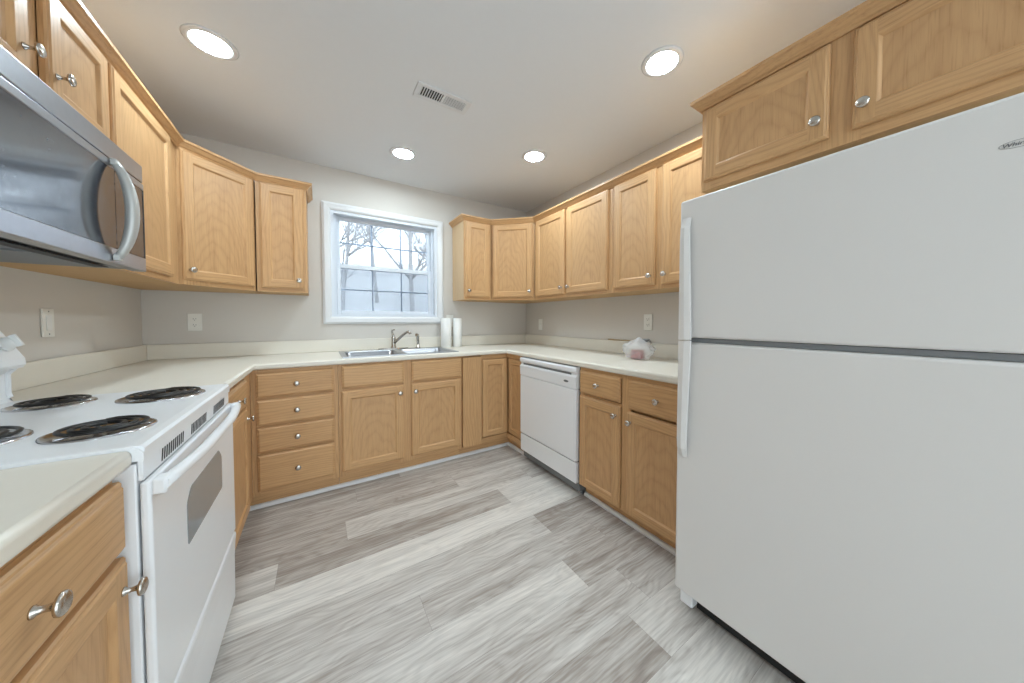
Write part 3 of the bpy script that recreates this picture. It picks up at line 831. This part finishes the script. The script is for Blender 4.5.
bm = nb(); bx(bm, MWW-.0075, MWW, D0+.001, -.001, .0505, zt-.0245); obj('end_trim', bm, 'dark', mw)
bm = nb(); pts = []
for k in range(17):
    u = k/16; z = .018 + (zt-.026)*u; b_ = 1-(2*u-1)**2
    pts.append((.535, D0-.008-.034*b_**.8, z))
tube(bm, pts, [.010+.006*(1-(2*k/16-1)**2) for k in range(17)], 12)
for z in (.018, zt-.008): bx(bm, .524, .546, D0-.016, D0-.0005, z-.010, z+.010, 0, .003)
hd = obj('door_handle', bm, 'handle', dm); hd['label'] = 'bowed grey handle'
bm = nb(); bx(bm, .10, .66, .02, .05, -.0015, .0005); obj('vent_grille', bm, 'dark', mw)

# ------------------------------------------------------------------ dishwasher
dw = thing('dishwasher', 'white dishwasher under the right counter beside the corner', 'dishwasher', (W-.61, -.884, 0), -R90)
DWW = .690
bm = nb(); bx(bm, .004, DWW-.004, .006, .58, .030, .868); obj('tub', bm, 'grey', dw)
bm = nb(); bx(bm, .004, DWW-.004, -.030, .005, .240, .720, 0, .005, 2); obj('door', bm, 'appl', dw)
bm = nb()
prism(bm, [(.005, .724), (-.030, .724), (-.034, .790), (-.034, .800), (-.020, .812), (-.020, .826), (-.034, .838), (-.034, .860), (-.028, .868), (.005, .868)], 'x', .004, DWW-.004)
cp = obj('control_panel', bm, 'appl', dw)
bm = nb(); bx(bm, .04, DWW-.06, -.0215, -.0203, .8125, .8255); obj('grip_slot', bm, 'grey', cp)
bm = nb(); prism(bm, [(.590+.024*cos(a_), .765+.008*sin(a_)) for a_ in [2*pi*k/24 for k in range(24)]], 'y', -.0345, -.0325); obj('badge', bm, 'ink', cp)
bm = nb(); bx(bm, .004, DWW-.004, -.026, .005, .092, .231, 0, .004, 2); obj('kick_panel', bm, 'appl', dw)
bm = nb(); bx(bm, .010, DWW-.010, .040, .055, .001, .090); obj('toe_plate', bm, 'grey', dw)

# ------------------------------------------------------------------ refrigerator
fg = thing('refrigerator', 'large white top-freezer refrigerator at the right', 'refrigerator', (2.232, -2.386, 0), -R90)
FW = .835; FZ = 1.648
bm = nb(); bx(bm, .004, FW-.004, 0, .735, .030, FZ-.012, 0, .006)
for x in (.05, FW-.05): lathe(bm, [(.02, .0005), (.02, .031)], 12, 0, Matrix.Translation((x, .06, 0)));  lathe(bm, [(.02, .0005), (.02, .031)], 12, 0, Matrix.Translation((x, .66, 0)))
obj('body', bm, 'fridge', fg)
bm = nb(); bx(bm, .012, FW-.012, -.012, -.0005, .095, FZ-.01); obj('door_gasket', bm, 'grey', fg)
bm = nb(); bx(bm, 0, FW, -.076, -.0125, 1.112, FZ, 0, .010, 3); fd = obj('freezer_door', bm, 'fridge', fg)
bm = nb(); bx(bm, 0, FW, -.076, -.0125, .090, 1.094, 0, .010, 3); rd = obj('fresh_food_door', bm, 'fridge', fg)
bm = nb(); bx(bm, .05, FW-.002, -.066, -.013, 1.0955, 1.1105); obj('divider_strip', bm, 'grey', fg)
def fhandle(z0, z1, parent, up):
    bm = nb(); n = 12; prof = []
    for k in range(n+1):
        u = k/n; z = z0+(z1-z0)*u; e_ = u if up else 1-u      # e_=1 at the free end
        out = .024 * min(1, (1-e_)*9+.12)
        wd = .040 - .014*e_
        prof.append((z, out, wd))
    rings = []
    for z, o, wd in prof:
        rings.append([bm.verts.new(p) for p in ((.016, -.0765, z), (.016, -.0765-o, z), (.020+wd*.5, -.0765-o-.004, z), (.022+wd, -.0765-o+.003, z), (.022+wd, -.0765-o*.55, z), (.030, -.0765-o*.45, z), (.030, -.0765, z))])
    for a_, b_ in zip(rings, rings[1:]):
        L = len(a_)
        for j in range(L): bm.faces.new((a_[j], a_[(j+1) % L], b_[(j+1) % L], b_[j]))
    bm.faces.new(rings[0]); bm.faces.new(rings[-1])
    return obj('door_handle', bm, 'fridge', parent)
fhandle(1.1042, 1.575, fd, True); fhandle(.640, 1.1008, rd, False)
bm = nb(); bx(bm, .06, FW-.06, -.012, .004, .012, .080)
gr = obj('base_grille', bm, 'dark', fg)
bm = nb(); bx(bm, .065, FW-.06, -.016, -.0125, .050, .055); bx(bm, .065, FW-.06, -.016, -.0125, .066, .070); obj('grille_slat', bm, 'stick', gr)
bm = nb(); bx(bm, .010, .062, -.050, -.0005, .024, .088, 0, .006); obj('hinge_cover', bm, 'appl', fg)
# brand lettering (mesh from text)
tcv = bpy.data.curves.new('lettering', 'FONT'); tcv.body = 'Whirlpool'; tcv.size = .0115; tcv.shear = .25; tcv.extrude = .0004
tmp = bpy.data.objects.new('lettering', tcv); COL.objects.link(tmp)
bpy.context.view_layer.update()
tme = bpy.data.meshes.new_from_object(tmp.evaluated_get(bpy.context.evaluated_depsgraph_get()))
COL.objects.unlink(tmp); bpy.data.objects.remove(tmp)
tme.materials.clear(); tme.materials.append(MAT['ink'])
lo = bpy.data.objects.new('badge_lettering', tme); COL.objects.link(lo); lo.parent = fd
lo.location = (.704, -.0768, 1.540); lo.rotation_euler = (R90, 0, 0)
bm = nb()
tube(bm, [(.021+.024*cos(a_), 0, .0038+.0075*sin(a_)) for a_ in [pi*.25+1.5*pi*k/28 for k in range(29)]], .00035, 6)
obj('badge_swoosh', bm, 'ink', lo, (0, 0, 0), (-R90, 0, 0))

# ------------------------------------------------------------------ ceiling fixtures
def can(label, x, y, lit=True):
    t = thing('recessed_light', label, 'ceiling light', (x, y, H), 0, 'recessed ceiling lights')
    bm = nb(); lathe(bm, [(.070, -.0060), (.073, -.0085), (.088, -.0060), (.096, -.0010), (.070, -.0010)], 40, cap=False); obj('trim_ring', bm, 'trimw', t)
    bm = nb(); lathe(bm, [(0, -.0045), (.0695, -.0045), (.0695, -.0012), (0, -.0012)], 40, cap=False); obj('lens', bm, 'lens', t)
can('round recessed ceiling light over the stove, at the upper left', .570, -1.075)
can('round recessed ceiling light near the fridge, at the upper right', 2.370, -2.155)
can('small-looking recessed ceiling light just above the window', 1.510, -.570)
can('round recessed ceiling light above the dishwasher run', 2.355, -1.088)
can('added recessed fill light behind the viewer, towards the left', .75, -4.2)  # this and the next are unseen lamps added for fill
can('added recessed fill light behind the viewer, towards the right', 2.25, -4.2)
vt = thing('air_vent', 'white rectangular air register in the middle of the ceiling', 'vent', (1.565, -1.315, H), radians(0))
bm = nb(); x, y = .152, .062
bx(bm, -x, x, -y, -y+.024, -.008, -.001, 0, .002); bx(bm, -x, x, y-.024, y, -.008, -.001, 0, .002)
bx(bm, -x, -x+.026, -y+.024, y-.024, -.008, -.001); bx(bm, x-.026, x, -y+.024, y-.024, -.008, -.001); bx(bm, -.006, .006, -y+.024, y-.024, -.008, -.001)
obj('vent_frame', bm, 'trimw', vt)
bm = nb(); bx(bm, -x+.026, x-.026, -y+.024, y-.024, -.0015, -.0008); obj('duct_opening', bm, 'dark', vt)
for sgn in (-1, 1):
    for k in range(9):
        cx = sgn*(.014 + k*.0135)
        bm = nb(); prism(bm, [(cx-.004*sgn, -.0016), (cx-.0028*sgn, -.0016), (cx+.0052*sgn, -.0078), (cx+.004*sgn, -.0078)], 'y', -y+.0245, y-.0245)
        obj('louvre', bm, 'trimw', vt)

# ------------------------------------------------------------------ outdoors: frosty slope with bare trees
bm = nb(); N = 24; G = {}
def gz(x, y): return -.45 + max(0, y-2.0)*.27 + .18*sin(x*.7+y*.35) + .1*sin(x*1.9-y)
for i in range(N+1):
    for j in range(N+1):
        xx = -8 + 26*i/N; yy = .4 + 24*j/N; G[i, j] = bm.verts.new((xx, yy, gz(xx, yy)))
for i in range(N):
    for j in range(N): f = bm.faces.new((G[i, j], G[i+1, j], G[i+1, j+1], G[i, j+1])); f.smooth = True
struct(obj('ground', bm, 'snow'))
def tree(label, x, y, h, seed, r0):
    rt = random.Random(seed); z0 = gz(x, y)-.05
    t = thing('bare_tree', label, 'tree', (x, y, z0), 0, 'bare winter trees beyond the window')
    bt, bb = nb(), nb()
    def limb(bm, p, d, L, r, lev):
        n = 5; pts = [p.copy()]; rr2 = [r]; q = p.copy(); dd = d.copy()
        for k in range(n):
            dd = (dd + Vector((rt.uniform(-.18, .18), rt.uniform(-.18, .18), rt.uniform(-.02, .14)))*(.5 if lev == 0 else 1)).normalized()
            q = q + dd*L/n; pts.append(q.copy()); rr2.append(max(.0025, r*(1-.8*(k+1)/n)))
            if lev < 3 and (k > 0 or lev > 0):
                for _ in range(3 if lev < 2 else 2):
                    a_ = rt.uniform(0, 2*pi); side = Vector((cos(a_), sin(a_), rt.uniform(.1, .8)))
                    nd = (dd*.6 + side).normalized()
                    limb(bb, q.copy(), nd, L*rt.uniform(.26, .42), rr2[-1]*.6, lev+1)
        tube(bm, pts, rr2, 6 if lev == 0 else 4)
    limb(bt, Vector((0, 0, 0)), Vector((rt.uniform(-.12, .12), 0, 1)).normalized(), h, r0, 0)
    obj('trunk', bt, 'bark', t); obj('branches', bb, 'bark', t)
TR = [(1.25, 3.5, 4.2, .06, 'nearest forked bare tree outside the left panes'), (2.95, 5.0, 4.8, .08, 'thick bare tree outside the middle panes'),
      (1.5, 7.2, 5.2, .07, 'bare tree half-way up the slope left of centre'), (4.5, 7.9, 5.2, .07, 'bare tree half-way up the slope at the right'),
      (2.9, 10.6, 5.8, .08, 'most distant bare tree at the middle of the hill'), (5.4, 11.5, 5.8, .08, 'distant bare tree at the far right of the slope')]
for i, (x, y, h, r, lb) in enumerate(TR): tree(lb, x, y, h, 11+i*7, r)
